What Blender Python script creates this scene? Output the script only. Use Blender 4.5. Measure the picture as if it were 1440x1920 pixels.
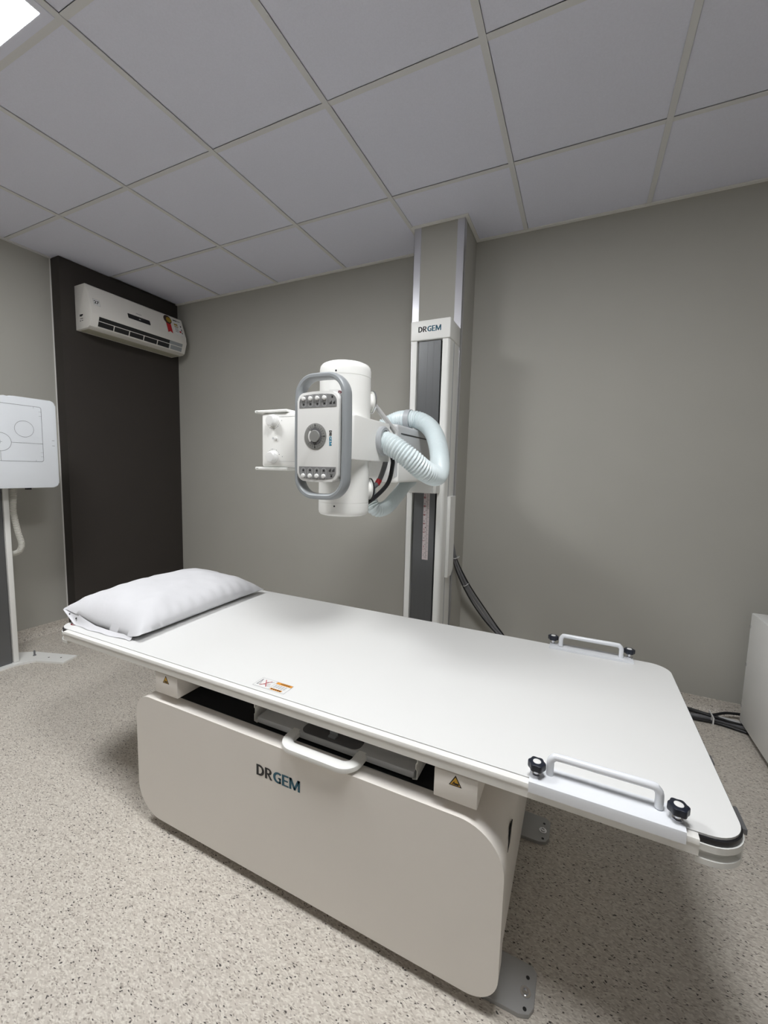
import bpy, bmesh, math, random
from mathutils import Vector, Matrix
random.seed(7)
for o in list(bpy.data.objects): bpy.data.objects.remove(o)
sc = bpy.context.scene
COL = sc.collection
PI = math.pi

# ------------------------------------------------------------------ camera
def camera():
    yaw, pitch, roll = -.4412, -.0995, .0254
    f0 = Vector((math.sin(yaw), math.cos(yaw), 0)); r0 = Vector((math.cos(yaw), -math.sin(yaw), 0)); u0 = Vector((0, 0, 1))
    fwd = f0*math.cos(pitch)+u0*math.sin(pitch); up = u0*math.cos(pitch)-f0*math.sin(pitch)
    right = r0*math.cos(roll)+up*math.sin(roll); up2 = up*math.cos(roll)-r0*math.sin(roll)
    cd = bpy.data.cameras.new('camera'); cam = bpy.data.objects.new('camera', cd); COL.objects.link(cam)
    m = Matrix((right, up2, -fwd)).transposed().to_4x4(); m.translation = Vector((2.597, -2.7371, 1.275))
    cam.matrix_world = m
    cd.sensor_fit = 'HORIZONTAL'; cd.sensor_width = 36.0; cd.lens = 775.88/1440*36
    cd.clip_start = .02; cd.clip_end = 50
    sc.camera = cam
camera()

# ------------------------------------------------------------------ world, exposure, lamp strength
w = bpy.data.worlds.new('world'); sc.world = w; w.use_nodes = True
w.node_tree.nodes['Background'].inputs[0].default_value = (.5, .52, .55, 1)
w.node_tree.nodes['Background'].inputs[1].default_value = .05
LAMP = 38.0                     # emission of the ceiling panels
sc.view_settings.view_transform = 'Standard'; sc.view_settings.look = 'None'
sc.view_settings.exposure = 0.0; sc.view_settings.gamma = 1.0; sc.view_settings.use_curve_mapping = False

# ------------------------------------------------------------------ materials
MATS = {}
def mat(name, col, rough=.5, metal=0., var=.03, vscale=6., bump=0., bscale=200., emit=None, spec=.5, coat=0.):
    if name in MATS: return MATS[name]
    m = bpy.data.materials.new(name); m.use_nodes = True; nt = m.node_tree; n = nt.nodes; b = n['Principled BSDF']
    tc = n.new('ShaderNodeTexCoord'); no = n.new('ShaderNodeTexNoise'); no.inputs['Scale'].default_value = vscale
    no.inputs['Detail'].default_value = 2
    nt.links.new(tc.outputs['Object'], no.inputs['Vector'])
    mx = n.new('ShaderNodeMix'); mx.data_type = 'RGBA'
    c = Vector(col)
    mx.inputs['A'].default_value = (*(c*(1-var)), 1); mx.inputs['B'].default_value = (*[min(1, x) for x in c*(1+var)], 1)
    nt.links.new(no.outputs['Fac'], mx.inputs['Factor']); nt.links.new(mx.outputs['Result'], b.inputs['Base Color'])
    b.inputs['Roughness'].default_value = rough; b.inputs['Metallic'].default_value = metal
    b.inputs['Specular IOR Level'].default_value = spec; b.inputs['Coat Weight'].default_value = coat
    if bump:
        n2 = n.new('ShaderNodeTexNoise'); n2.inputs['Scale'].default_value = bscale; nt.links.new(tc.outputs['Object'], n2.inputs['Vector'])
        bp = n.new('ShaderNodeBump'); bp.inputs['Strength'].default_value = bump; bp.inputs['Distance'].default_value = .002
        nt.links.new(n2.outputs['Fac'], bp.inputs['Height']); nt.links.new(bp.outputs['Normal'], b.inputs['Normal'])
    if emit:
        b.inputs['Emission Color'].default_value = (*emit[0], 1); b.inputs['Emission Strength'].default_value = emit[1]
    MATS[name] = m; return m

def floor_material(vertical=False):
    m = bpy.data.materials.new('speckled_vinyl'); m.use_nodes = True; nt = m.node_tree; n = nt.nodes; L = nt.links; b = n['Principled BSDF']
    tc = n.new('ShaderNodeTexCoord')
    if vertical:      # on the upright cove the pattern runs along the wall and up
        sx = n.new('ShaderNodeSeparateXYZ'); L.new(tc.outputs['Object'], sx.inputs[0])
        sm = n.new('ShaderNodeMath'); L.new(sx.outputs[0], sm.inputs[0]); L.new(sx.outputs[1], sm.inputs[1])
        cb_ = n.new('ShaderNodeCombineXYZ'); L.new(sm.outputs[0], cb_.inputs[0]); L.new(sx.outputs[2], cb_.inputs[1]); SRC = cb_.outputs[0]
    else: SRC = tc.outputs['Object']
    # warp the coordinates so the chips take changing directions
    wn = n.new('ShaderNodeTexNoise'); wn.inputs['Scale'].default_value = 60; L.new(SRC, wn.inputs['Vector'])
    sub = n.new('ShaderNodeVectorMath'); sub.operation = 'SUBTRACT'; sub.inputs[1].default_value = (.5, .5, .5); L.new(wn.outputs['Color'], sub.inputs[0])
    scl = n.new('ShaderNodeVectorMath'); scl.operation = 'SCALE'; scl.inputs['Scale'].default_value = .014; L.new(sub.outputs[0], scl.inputs[0])
    add = n.new('ShaderNodeVectorMath'); L.new(SRC, add.inputs[0]); L.new(scl.outputs[0], add.inputs[1])
    def chips(scale, stretch, rot, lo, hi, dist):
        mp = n.new('ShaderNodeMapping'); mp.inputs['Rotation'].default_value = (0, 0, rot); mp.inputs['Scale'].default_value = (scale*stretch, scale, scale)
        L.new(add.outputs[0], mp.inputs['Vector'])
        v = n.new('ShaderNodeTexVoronoi'); v.inputs['Scale'].default_value = 1; v.voronoi_dimensions = '2D'; L.new(mp.outputs[0], v.inputs['Vector'])
        sp = n.new('ShaderNodeSeparateColor'); L.new(v.outputs['Color'], sp.inputs[0])
        pick = n.new('ShaderNodeMapRange'); pick.inputs['From Min'].default_value = lo; pick.inputs['From Max'].default_value = hi; L.new(sp.outputs[0], pick.inputs['Value'])
        near = n.new('ShaderNodeMapRange'); near.inputs['From Min'].default_value = dist; near.inputs['From Max'].default_value = dist*.55; L.new(v.outputs['Distance'], near.inputs['Value'])
        mu = n.new('ShaderNodeMath'); mu.operation = 'MULTIPLY'; L.new(pick.outputs[0], mu.inputs[0]); L.new(near.outputs[0], mu.inputs[1])
        return mu.outputs[0]
    def over(base, col, fac):
        mx = n.new('ShaderNodeMix'); mx.data_type = 'RGBA'
        if isinstance(base, tuple): mx.inputs['A'].default_value = (*base, 1)
        else: L.new(base, mx.inputs['A'])
        mx.inputs['B'].default_value = (*col, 1); L.new(fac, mx.inputs['Factor']); return mx.outputs['Result']
    c = over((.605, .555, .495), (.72, .68, .61), chips(300, .42, .6, .45, .6, .7))
    c = over(c, (.50, .455, .40), chips(280, .42, -.5, .55, .75, .6))
    c = over(c, (.34, .30, .26), chips(270, .40, .9, .84, .88, .5))
    c = over(c, (.06, .052, .045), chips(240, .44, .45, .93, .94, .42))
    L.new(c, b.inputs['Base Color']); b.inputs['Roughness'].default_value = .55
    return m

FLOOR = floor_material(); COVE = floor_material(True)
WALL = mat('taupe_wall_paint', (.455, .445, .405), .75, var=.03, vscale=3)
DARK = mat('dark_brown_wall_paint', (.038, .032, .028), .7, var=.08, vscale=3)
TILE = mat('ceiling_tile_gypsum', (.80, .81, .92), .9, var=.05, vscale=180)
BAR = mat('ceiling_grid_paint', (.74, .735, .735), .6)
TRIM = mat('trim_paint', (.84, .83, .80), .5)
ALU = mat('brushed_aluminium', (.68, .68, .72), .33, .9)
WHITE = mat('white_powder_coat', (.90, .90, .875), .36, var=.012)
TOPW = mat('white_laminate', (.80, .80, .79), .32, var=.01, vscale=3)
OFFW = mat('warm_white_powder_coat', (.88, .84, .79), .42, var=.015)
GRIPW = mat('gloss_white_enamel', (.84, .86, .90), .2, var=.01)
LGREY = mat('light_grey_paint', (.55, .56, .57), .45)
MGREY = mat('mid_grey_plastic', (.30, .32, .335), .38, var=.03)
PGREY = mat('panel_grey_print', (.22, .22, .22), .5)
DGREY = mat('dark_grey_metal', (.13, .13, .135), .45)
SLATE = mat('slate_sheet_metal', (.16, .165, .17), .35, .5)
BLACK = mat('black_plastic', (.010, .010, .012), .35)
NAVY = mat('blue_black_plastic', (.012, .016, .028), .35)
GAPSHADE = mat('black_gap_shade', (.006, .007, .009), .8)  # near black, shade painted into openings and gaps
CHROME = mat('chrome', (.75, .75, .77), .2, 1.)
HOSE = mat('pale_hose_plastic', (.74, .82, .84), .35, var=.03)
HOSEW = mat('cream_hose_plastic', (.62, .61, .56), .4, var=.03)
CABLE = mat('light_grey_cable_sheath', (.58, .58, .58), .4)
GCABLE = mat('grey_cable_sheath', (.17, .17, .18), .5)
LINEN = mat('white_cotton', (.69, .69, .715), .85, var=.02, vscale=20, bump=.25, bscale=60)
INKB = mat('black_ink', (.006, .006, .007), .5)
INKT = mat('teal_ink', (.010, .105, .165), .5)
INKC = mat('blue_ink', (.02, .27, .45), .5)
INKG = mat('grey_ink', (.25, .25, .26), .5)
ORANGE = mat('orange_print', (.80, .33, .04), .5)
YELLOW = mat('amber_print', (.72, .40, .03), .5)
RED = mat('red_print', (.50, .012, .02), .5)
GOLD = mat('gold_print', (.35, .22, .015), .45)
PAPER = mat('paper_label', (.80, .80, .79), .5)
ACW = mat('aged_white_plastic', (.78, .76, .72), .4, var=.03)
BEIGE = mat('beige_plastic', (.50, .48, .38), .5)
TAPE = mat('ruler_tape', (.62, .55, .55), .5)
LAMPM = mat('lit_diffuser', (.9, .9, .9), .5, emit=((.985, .995, 1.0), LAMP))

# ------------------------------------------------------------------ mesh helpers
def origin(o):
    return Vector(o['_org']) if o is not None and '_org' in o else Vector((0, 0, 0))
def obj(name, bm, material, parent=None, smooth=35, label=None):
    bmesh.ops.recalc_face_normals(bm, faces=bm.faces)
    org = origin(parent)
    if org.length: bmesh.ops.translate(bm, verts=bm.verts, vec=-org)
    me = bpy.data.meshes.new(name); bm.to_mesh(me); bm.free()
    me.materials.append(material)
    if smooth:
        me.polygons.foreach_set('use_smooth', [True]*len(me.polygons)); me.set_sharp_from_angle(angle=math.radians(smooth))
    o = bpy.data.objects.new(name, me); COL.objects.link(o)
    if parent is not None:
        o.parent = parent
        if '_org' in parent: o['_org'] = list(org)
    if label: o['label'] = label
    return o
def thing(name, label, cat, loc=(0, 0, 0), group=None):
    o = bpy.data.objects.new(name, None); COL.objects.link(o); o.location = loc; o.empty_display_size = .05
    o['label'] = label; o['category'] = cat; o['_org'] = list(loc)
    if group: o['group'] = group
    return o
def struct(o, label=None):
    o['kind'] = 'structure'
    if label: o['label'] = label
    return o
def B(): return bmesh.new()
def box(bm, x0, x1, y0, y1, z0, z1, bev=0, seg=2):
    r = bmesh.ops.create_cube(bm, size=1)
    vs = r['verts']
    for v in vs: v.co = Vector(((x0+x1)/2+v.co.x*(x1-x0), (y0+y1)/2+v.co.y*(y1-y0), (z0+z1)/2+v.co.z*(z1-z0)))
    if bev:
        es = list({e for v in vs for e in v.link_edges})
        bmesh.ops.bevel(bm, geom=es, offset=bev, segments=seg, affect='EDGES', profile=.5)
    return bm
def P3(axis, a, b, t):
    return Vector({'z': (a, b, t), 'y': (a, t, b), 'x': (t, a, b)}[axis])
def prism(bm, poly, axis, lo, hi, bev=0, seg=2, only=None):
    v0 = [bm.verts.new(P3(axis, a, b, lo)) for a, b in poly]; v1 = [bm.verts.new(P3(axis, a, b, hi)) for a, b in poly]
    n = len(poly)
    f0 = bm.faces.new(v0); f1 = bm.faces.new(v1[::-1])
    for i in range(n): bm.faces.new((v0[i], v0[(i+1) % n], v1[(i+1) % n], v1[i]))
    if bev:
        fs = {None: (f0, f1), 'lo': (f0,), 'hi': (f1,)}[only]
        bmesh.ops.bevel(bm, geom=list({e for f in fs for e in f.edges}), offset=bev, segments=seg, affect='EDGES', profile=.5)
    return bm
def rrect(x0, x1, y0, y1, r, seg=8):
    rs = r if isinstance(r, (tuple, list)) else (r,)*4          # order: x1y1, x0y1, x0y0, x1y0
    pts = []
    for (cx, cy, a0, rr) in ((x1-rs[0], y1-rs[0], 0, rs[0]), (x0+rs[1], y1-rs[1], 90, rs[1]), (x0+rs[2], y0+rs[2], 180, rs[2]), (x1-rs[3], y0+rs[3], 270, rs[3])):
        if rr <= 0: pts.append((cx, cy)); continue
        for k in range(seg+1):
            a = math.radians(a0+90*k/seg); pts.append((cx+rr*math.cos(a), cy+rr*math.sin(a)))
    return pts
def circ(cx, cy, r, n=24): return [(cx+r*math.cos(2*PI*k/n), cy+r*math.sin(2*PI*k/n)) for k in range(n)]
def spline(pts, step):
    pts = [Vector(p) for p in pts]; out = []
    P = [pts[0]*2-pts[1]]+pts+[pts[-1]*2-pts[-2]]
    for i in range(1, len(P)-2):
        a, b, c, d = P[i-1:i+3]
        n = max(2, int((c-b).length/step*2))
        for k in range(n):
            t = k/n
            out.append(.5*((2*b)+(c-a)*t+(2*a-5*b+4*c-d)*t*t+(3*b-a-3*c+d)*t**3))
    out.append(pts[-1])
    # even spacing
    res = [out[0]]; acc = 0.
    for a, b in zip(out, out[1:]):
        seg = (b-a).length; 
        if seg < 1e-9: continue
        pos = step-acc
        while pos <= seg: res.append(a.lerp(b, pos/seg)); pos += step
        acc = seg-(pos-step)
    return res
def sweep(bm, pts, rad, nseg=14, cap=True):
    rings = []; n = len(pts); nrm = None
    for i, p in enumerate(pts):
        t = (pts[min(i+1, n-1)]-pts[max(i-1, 0)]).normalized()
        if nrm is None: nrm = t.orthogonal().normalized()
        nrm = (nrm-t*nrm.dot(t)).normalized(); bn = t.cross(nrm)
        r = rad(i) if callable(rad) else rad
        rings.append([bm.verts.new(p+(nrm*math.cos(2*PI*k/nseg)+bn*math.sin(2*PI*k/nseg))*r) for k in range(nseg)])
    for a, b in zip(rings, rings[1:]):
        for k in range(nseg): bm.faces.new((a[k], a[(k+1) % nseg], b[(k+1) % nseg], b[k]))
    if cap: bm.faces.new(rings[0]); bm.faces.new(rings[-1])
    return bm
def corrugated(bm, pts, r, pitch=.009, amp=.07, nseg=20):
    ps = spline(pts, pitch/4)
    return sweep(bm, ps, lambda i: r*(1+amp*(1, .35, -1.25, .35)[i % 4]), nseg)
def cable(bm, pts, r, nseg=10): return sweep(bm, spline(pts, .012), r, nseg)
def lathe(bm, prof, n=32, M=None):
    """prof: list of (radius, height); axis local z, matrix M"""
    M = M or Matrix.Identity(4); rings = []
    for r, h in prof:
        if r < 1e-6: rings.append([bm.verts.new(M @ Vector((0, 0, h)))])
        else: rings.append([bm.verts.new(M @ Vector((r*math.cos(2*PI*k/n), r*math.sin(2*PI*k/n), h))) for k in range(n)])
    for a, b in zip(rings, rings[1:]):
        for k in range(n):
            k2 = (k+1) % n
            if len(a) == 1 and len(b) == 1: continue
            if len(a) == 1: bm.faces.new((a[0], b[k], b[k2]))
            elif len(b) == 1: bm.faces.new((a[k], b[0], a[k2]))
            else: bm.faces.new((a[k], b[k], b[k2], a[k2]))
    return bm
def along(p, d):
    d = Vector(d).normalized(); q = Vector((0, 0, 1)).rotation_difference(d)
    return Matrix.Translation(Vector(p)) @ q.to_matrix().to_4x4()
def ring_sweep(bm, path, axis, hw, t0, t1, n=10):
    """closed 2D path swept with a rounded section: half-width hw across, t0..t1 along axis"""
    N = len(path); rings = []
    tc, th = (t0+t1)/2, abs(t1-t0)/2
    for i in range(N):
        a, b = Vector(path[i-1]), Vector(path[(i+1) % N]); t = (b-a).normalized(); nn = Vector((t.y, -t.x))
        ring = []
        for k in range(n):
            ang = 2*PI*k/n; c, s = math.cos(ang), math.sin(ang)
            e = lambda v: math.copysign(abs(v)**.65, v)
            q = Vector(path[i])+nn*hw*e(c)
            ring.append(bm.verts.new(P3(axis, q.x, q.y, tc+th*e(s))))
        rings.append(ring)
    for i in range(N):
        a, b = rings[i], rings[(i+1) % N]
        for k in range(n): bm.faces.new((a[k], a[(k+1) % n], b[(k+1) % n], b[k]))
    return bm
def text_bm(body, bold=.02, spacing=1.0):
    cu = bpy.data.curves.new('lettering', 'FONT'); cu.body = body; cu.size = 1; cu.offset = bold; cu.space_character = spacing; cu.resolution_u = 4
    o = bpy.data.objects.new('lettering', cu); COL.objects.link(o)
    bpy.context.view_layer.update()
    me = bpy.data.meshes.new_from_object(o.evaluated_get(bpy.context.evaluated_depsgraph_get()))
    bm = bmesh.new(); bm.from_mesh(me)
    bpy.data.objects.remove(o); bpy.data.curves.remove(cu); bpy.data.meshes.remove(me)
    return bm
def place_flat(bm, x0, y0, sx, sy, O, U, V, N, lift):
    """flat text mesh -> world; (x-x0)*sx along U, (y-y0)*sy along V, printed as a thin film proud by lift"""
    O, U, V, N = Vector(O), Vector(U), Vector(V), Vector(N)
    for v in bm.verts:
        v.co = O+U*((v.co.x-x0)*sx)+V*((v.co.y-y0)*sy)+N*lift
    return bm
def bounds(bm):
    xs = [v.co.x for v in bm.verts]; ys = [v.co.y for v in bm.verts]; return min(xs), max(xs), min(ys), max(ys)
def word(parent, name, O, U, V, N, width, height, pieces, lift=.0006, bold=.035, gap=.04):
    bms = [text_bm(t, bold) for t, _ in pieces]; bd = [bounds(b) for b in bms]
    tot = sum(b[1]-b[0] for b in bd)+gap*(len(bd)-1); h0 = min(b[2] for b in bd); h1 = max(b[3] for b in bd)
    sx, sy = width/tot, height/(h1-h0); off = 0
    for b, bb, (t, m) in zip(bms, bd, pieces):
        place_flat(b, bb[0]-off, h0, sx, sy, O, U, V, N, lift); off += bb[1]-bb[0]+gap
        obj(name, b, m, parent, smooth=0)
LET = {}
def letters():
    st = .185
    def arc(cx, cy, rx, ry, a0, a1, n=14, w=st, wy=None):
        wy = wy or w*.92; out = []
        for k in range(n):
            q = []
            for t, inn in ((k, 0), (k+1, 0), (k+1, 1), (k, 1)):
                a = math.radians(a0+(a1-a0)*t/n); q.append((cx+(rx-w*inn)*math.cos(a), cy+(ry-wy*inn)*math.sin(a)))
            out.append(q)
        return out
    LET['D'] = (.66, [rectp(0, st, 0, 1), rectp(st, .26, 1-st*.92, 1), rectp(st, .26, 0, st*.92)]+arc(.26, .5, .40, .5, -90, 90, w=.20))
    LET['R'] = (.62, [rectp(0, st, 0, 1), rectp(st, .28, 1-.14, 1), rectp(st, .30, .40, .54), [(.20, .44), (.36, .44), (.62, 0), (.44, 0)]]+arc(.27, .70, .29, .30, -90, 90, w=.185, wy=.15))
    LET['G'] = (.66, arc(.42, .5, .42, .5, 52, 300, 22, w=.195)+[rectp(.40, .64, .40, .53), rectp(.49, .64, .06, .53), [(.49, .06), (.64, .06), (.64, .20), (.49, .20)], [(.45, .0), (.64, .06), (.64, .17), (.49, .15)]])
    LET['E'] = (.52, [rectp(0, st, 0, 1), rectp(st, .52, .86, 1), rectp(st, .48, .43, .565), rectp(st, .53, 0, .14)])
    LET['M'] = (.84, [rectp(0, .17, 0, 1), rectp(.67, .84, 0, 1), [(0, 1), (.20, 1), (.48, .18), (.36, .02)], [(.84, 1), (.64, 1), (.36, .18), (.48, .02)], [(.36, .18), (.48, .18), (.48, .02), (.36, .02)]])
def brand(parent, O, U, V, N, width, height, c1, c2, lift=.0006):
    if not LET: letters()
    gap = .055; x = 0; parts = {0: [], 1: []}
    for i, ch in enumerate('DRGEM'):
        w_, ps = LET[ch]; parts[0 if i < 2 else 1] += [[(x+a, b) for a, b in p] for p in ps]; x += w_+gap
    sx = width/(x-gap)
    for k, m in ((0, c1), (1, c2)):
        obj('lettering', film([[(a*sx, b*height) for a, b in p] for p in parts[k]], O, U, V, N, lift), m, parent, 0)
def film(polys, O, U, V, N, lift):
    """thin flat print shapes; polys of (u,v)"""
    bm = B(); O, U, V, N = Vector(O), Vector(U), Vector(V), Vector(N)
    for poly in polys:
        bm.faces.new([bm.verts.new(O+U*a+V*b+N*lift) for a, b in poly])
    return bm
def rectp(a0, a1, b0, b1): return [(a0, b0), (a1, b0), (a1, b1), (a0, b1)]
def strokep(a, b, wd):
    a, b = Vector(a), Vector(b); d = (b-a).normalized(); n = Vector((-d.y, d.x))*wd/2
    return [tuple(a+n), tuple(b+n), tuple(b-n), tuple(a-n)]

# ================================================================== SETTING
H = 2.726; XL, XR, YF = -.94, 5.0, -5.2
XD = -.835                                # face of the dark projecting wall piece
floor = struct(obj('floor', box(B(), XL-.1, XR+.1, YF-.1, .1, -.05, 0), FLOOR, smooth=0), 'cream vinyl floor with dark and light speckled chips')
struct(obj('wall_back', box(B(), XL-.1, XR+.1, 0, .1, 0, H+.12), WALL, smooth=0), 'taupe painted back wall')
struct(obj('wall_left', box(B(), XL-.1, XL, YF, 0, 0, H+.12), WALL, smooth=0), 'taupe painted left wall')
struct(obj('wall_right', box(B(), XR, XR+.1, YF, 0, 0, H+.12), WALL, smooth=0), 'taupe painted right wall')
struct(obj('wall_front', box(B(), XL-.1, XR+.1, YF-.1, YF, 0, H+.12), WALL, smooth=0), 'taupe painted wall behind the camera')
struct(obj('wall_accent', box(B(), XL, XD, -.955, 0, 0, H), DARK, smooth=0), 'dark brown projecting wall piece in the corner under the air conditioner')
struct(obj('trim_1', box(B(), XL, XL+.004, -.962, -.955, .06, H-.004), TRIM, smooth=0), 'thin pale paint line where taupe and dark brown meet')
pil = struct(obj('wall_pillar', box(B(), 1.598, 1.904, -.285, 0, 0, H), WALL, smooth=0), 'square taupe pillar standing out of the back wall')
for x0, x1, sx in ((1.5965, 1.640, -1), (1.862, 1.9055, 1)):
    bm = box(B(), x0, x1, -.2868, -.2852, .0, H-.003)
    xx = 1.5965 if sx < 0 else 1.9042
    box(bm, xx, xx+.0013, -.2868, -.245, .0, H-.003)
    obj('corner_guard', bm, ALU, pil, label='brushed aluminium corner guard')
# coved skirting of the floor vinyl
def cove(name, pts, label):
    prof = [(0, 0), (.045, 0), (.028, .006), (.012, .02), (.006, .04), (.004, .075), (0, .075)]
    bm = B()
    (ax, ay), (bx, by), (nx, ny) = pts
    a = [bm.verts.new((ax+nx*d, ay+ny*d, z+.0005)) for d, z in prof]; b = [bm.verts.new((bx+nx*d, by+ny*d, z+.0005)) for d, z in prof]
    n = len(prof)
    for i in range(n): bm.faces.new((a[i], a[(i+1) % n], b[(i+1) % n], b[i]))
    bm.faces.new(a); bm.faces.new(b)
    struct(obj(name, bm, COVE), label)
cove('baseboard_back', ((1.906, 0), (XR, 0), (0, -1)), 'speckled vinyl cove along the back wall')
cove('baseboard_accent', ((XD, -.955), (XD, 0), (1, 0)), 'speckled vinyl cove along the dark wall piece')
cove('baseboard_left', ((XL, YF), (XL, -.955), (1, 0)), 'speckled vinyl cove along the left wall')
cove('baseboard_right', ((XR, YF), (XR, 0), (-1, 0)), 'speckled vinyl cove along the right wall')
cove('baseboard_corner', ((XD, 0), (1.596, 0), (0, -1)), 'speckled vinyl cove along the back wall left of the pillar')

# ceiling: slab, grid bars, tiles
ceil = struct(obj('ceiling', box(B(), XL-.1, XR+.1, YF-.1, .1, H+.05, H+.12), TILE, smooth=0), 'suspended ceiling of square grey tiles')
T = .625
xs = [-.2971+T*k for k in range(-1, 9)]; ys = [-1.2154+T*k for k in range(-6, 2)]
gx = [XL]+[x for x in xs if XL+.05 < x < XR-.05]+[XR]; gy = [YF]+[y for y in ys if YF+.05 < y < -.05]+[0.]
LIGHTS = [(.6404, -2.1529), (2.5154, -2.1529)]
TZ0, TZ1 = H+.003, H+.016
for i in range(len(gx)-1):
    for j in range(len(gy)-1):
        x0, x1, y0, y1 = gx[i], gx[i+1], gy[j], gy[j+1]
        if any(x0 < lx < x1 and y0 < ly < y1 for lx, ly in LIGHTS): continue
        if x0 < 1.7 < x1 and y1 > -.01:
            bm = box(B(), x0+.004, x1-.004, y0+.004, -.285, TZ0, TZ1); box(bm, 1.905, x1-.004, -.285, y1, TZ0, TZ1)
        else:
            if x1 < -.2 and y1 > -.96 and x0 < XD: x0 = XD if y0 > -1 else x0
            a = .004
            bm = box(B(), x0+.0132, x1-a, y0+a, y1-.0132, TZ0, TZ1)
        dz = random.uniform(0, .0012); bmesh.ops.translate(bm, verts=bm.verts, vec=(0, 0, dz))
        obj('ceiling_tile', bm, TILE, ceil, smooth=0)
for x in gx[1:-1]:
    y1 = -.0
    obj('grid_bar', box(B(), x-.012, x+.012, YF, y1, H-.0012, H+.002), BAR, ceil, smooth=0)
for y in gy[1:-1]:
    for a, b in zip(gx, gx[1:]):
        if y > -.96 and b < -.25: a = XD
        obj('cross_bar', box(B(), a+.0125, b-.0125, y-.012, y+.012, H+.0004, H+.002), BAR, ceil, smooth=0)
TR = [(XD, 1.5965, -.022, 0), (1.906, XR, -.022, 0), (1.578, 1.926, -.307, -.287), (1.906, 1.926, -.287, -.022), (1.578, 1.5960, -.287, -.022)]
for k, (a, b, c, d) in enumerate(TR): struct(obj('trim_%d' % (k+2), box(B(), a, b, c, d, H-.004, H+.003), TRIM, smooth=0), 'pale edge angle where the ceiling meets the wall')
struct(obj('trim_7', box(B(), XL, XL+.022, YF, -.957, H-.004, H+.003), BAR, smooth=0), 'grey edge angle of the ceiling on the left wall')

# ceiling lights (the first is in view at the top left, the others are the rest of the room's lamps)
LBL = ['square lit ceiling panel at the top left of the photo', 'square lit ceiling panel above the foot end of the table']
for (lx, ly), lb in zip(LIGHTS, LBL):
    t = thing('ceiling_light', lb, 'ceiling light', (lx, ly, H-.004), 'square ceiling lights')
    h = .3005
    bm = B()
    for a in ((lx-h, lx+h, ly-h, ly-.272), (lx-h, lx+h, ly+.272, ly+h), (lx-h, lx-.272, ly-.272, ly+.272), (lx+.272, lx+h, ly-.272, ly+.272)):
        box(bm, a[0], a[1], a[2], a[3], H-.004, H+.02)
    obj('frame', bm, mat('lamp_frame_paint', (.80, .81, .92), .6), t, smooth=0)
    obj('housing', box(B(), lx-.2995, lx+.2995, ly-.2995, ly+.2995, H+.0205, H+.045), DGREY, t, smooth=0)  # unseen opaque backing added to keep diffuser light out of the ceiling void
    obj('diffuser', prism(B(), rrect(lx-.272, lx+.272, ly-.272, ly+.272, .008, 4), 'z', H-.0042, H+.0195), LAMPM, t, smooth=0, label='glowing white diffuser')

# ================================================================== EXAMINATION TABLE
TX0, TX1, TY0, TY1, TZ = .728, 2.915, -1.855, -1.05, .62
tb = thing('x_ray_table', 'long white x-ray examination table on a wide rounded white base', 'table', (1.825, -1.455, 0))
obj('tabletop', prism(B(), rrect(TX0, TX1, TY0+.0173, TY1, .062, 10), 'z', TZ-.0045, TZ, .0012, 2), TOPW, tb, label='white laminate tabletop with rounded corners')
obj('edge_strip', prism(B(), rrect(TX0-.003, TX1+.003, TY0+.0130, TY1-.002, .064, 10), 'z', TZ-.0155, TZ-.0048), BLACK, tb, label='black rubber edge strip')
def rail(y0, y1, ys):
    poly = [(y0, TZ-.009), (y0+ys*.002, TZ-.004), (y0+ys*.0165, TZ-.002), (y0+ys*.0165, TZ-.036), (y0+ys*.0015, TZ-.036), (y0+ys*.0015, TZ-.015), (y0, TZ-.014)]
    return prism(B(), poly, 'x', TX0+.075, TX1-.078, .0)
RAILW = mat('satin_white_extrusion', (.88, .865, .83), .4)
obj('side_rail', rail(TY0, 0, 1), RAILW, tb); obj('side_rail', rail(TY1+.012, 0, -1), RAILW, tb)
obj('underframe', prism(B(), rrect(TX0+.02, TX1-.012, TY0+.03, TY1-.01, .05, 8), 'z', TZ-.042, TZ-.0158), OFFW, tb)
def corner_cap(sx, sy):
    # quarter-round end cap with a grip recess cut into it
    cx = TX1-.062 if sx > 0 else TX0+.062; cy = TY0+.078 if sy < 0 else TY1-.062
    def arc(r, a0, a1, n=10): return [(cx+sx*r*math.cos(math.radians(a0+(a1-a0)*k/n)), cy+sy*r*math.sin(math.radians(a0+(a1-a0)*k/n))) for k in range(n+1)]
    R = .068
    def sect(r, z0, z1, a0=0, a1=90, ext=.018):
        p = arc(r, a0, a1)
        if a1 == 90: p += [(cx-sx*ext, cy+sy*r), (cx-sx*ext, cy)]
        p += [(cx, cy)] if a1 == 90 else [(cx, cy)]
        return p
    bm = B()
    for r, z0, z1, a0, a1 in ((R, TZ-.029, TZ-.0157, 0, 90), (R-.012, TZ-.045, TZ-.029, 0, 90), (R, TZ-.056, TZ-.045, 0, 90), (R, TZ-.045, TZ-.029, 0, 32)):
        prism(bm, sect(r, z0, z1, a0, a1), 'z', z0, z1)
    return bm
for sx in (1, -1):
    for sy in (-1, 1): obj('corner_cap', corner_cap(sx, sy), WHITE, tb, label='white end cap with a grip recess')
for y0, y1, ex in ((-1.512, -1.478, .027), (-1.725, -1.66, .031)):
    obj('end_bracket', box(B(), TX1-.06, TX1+ex, y0, y1, TZ-.058, TZ-.046, .001), DGREY, tb, label='dark grey bracket under the table end')
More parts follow.
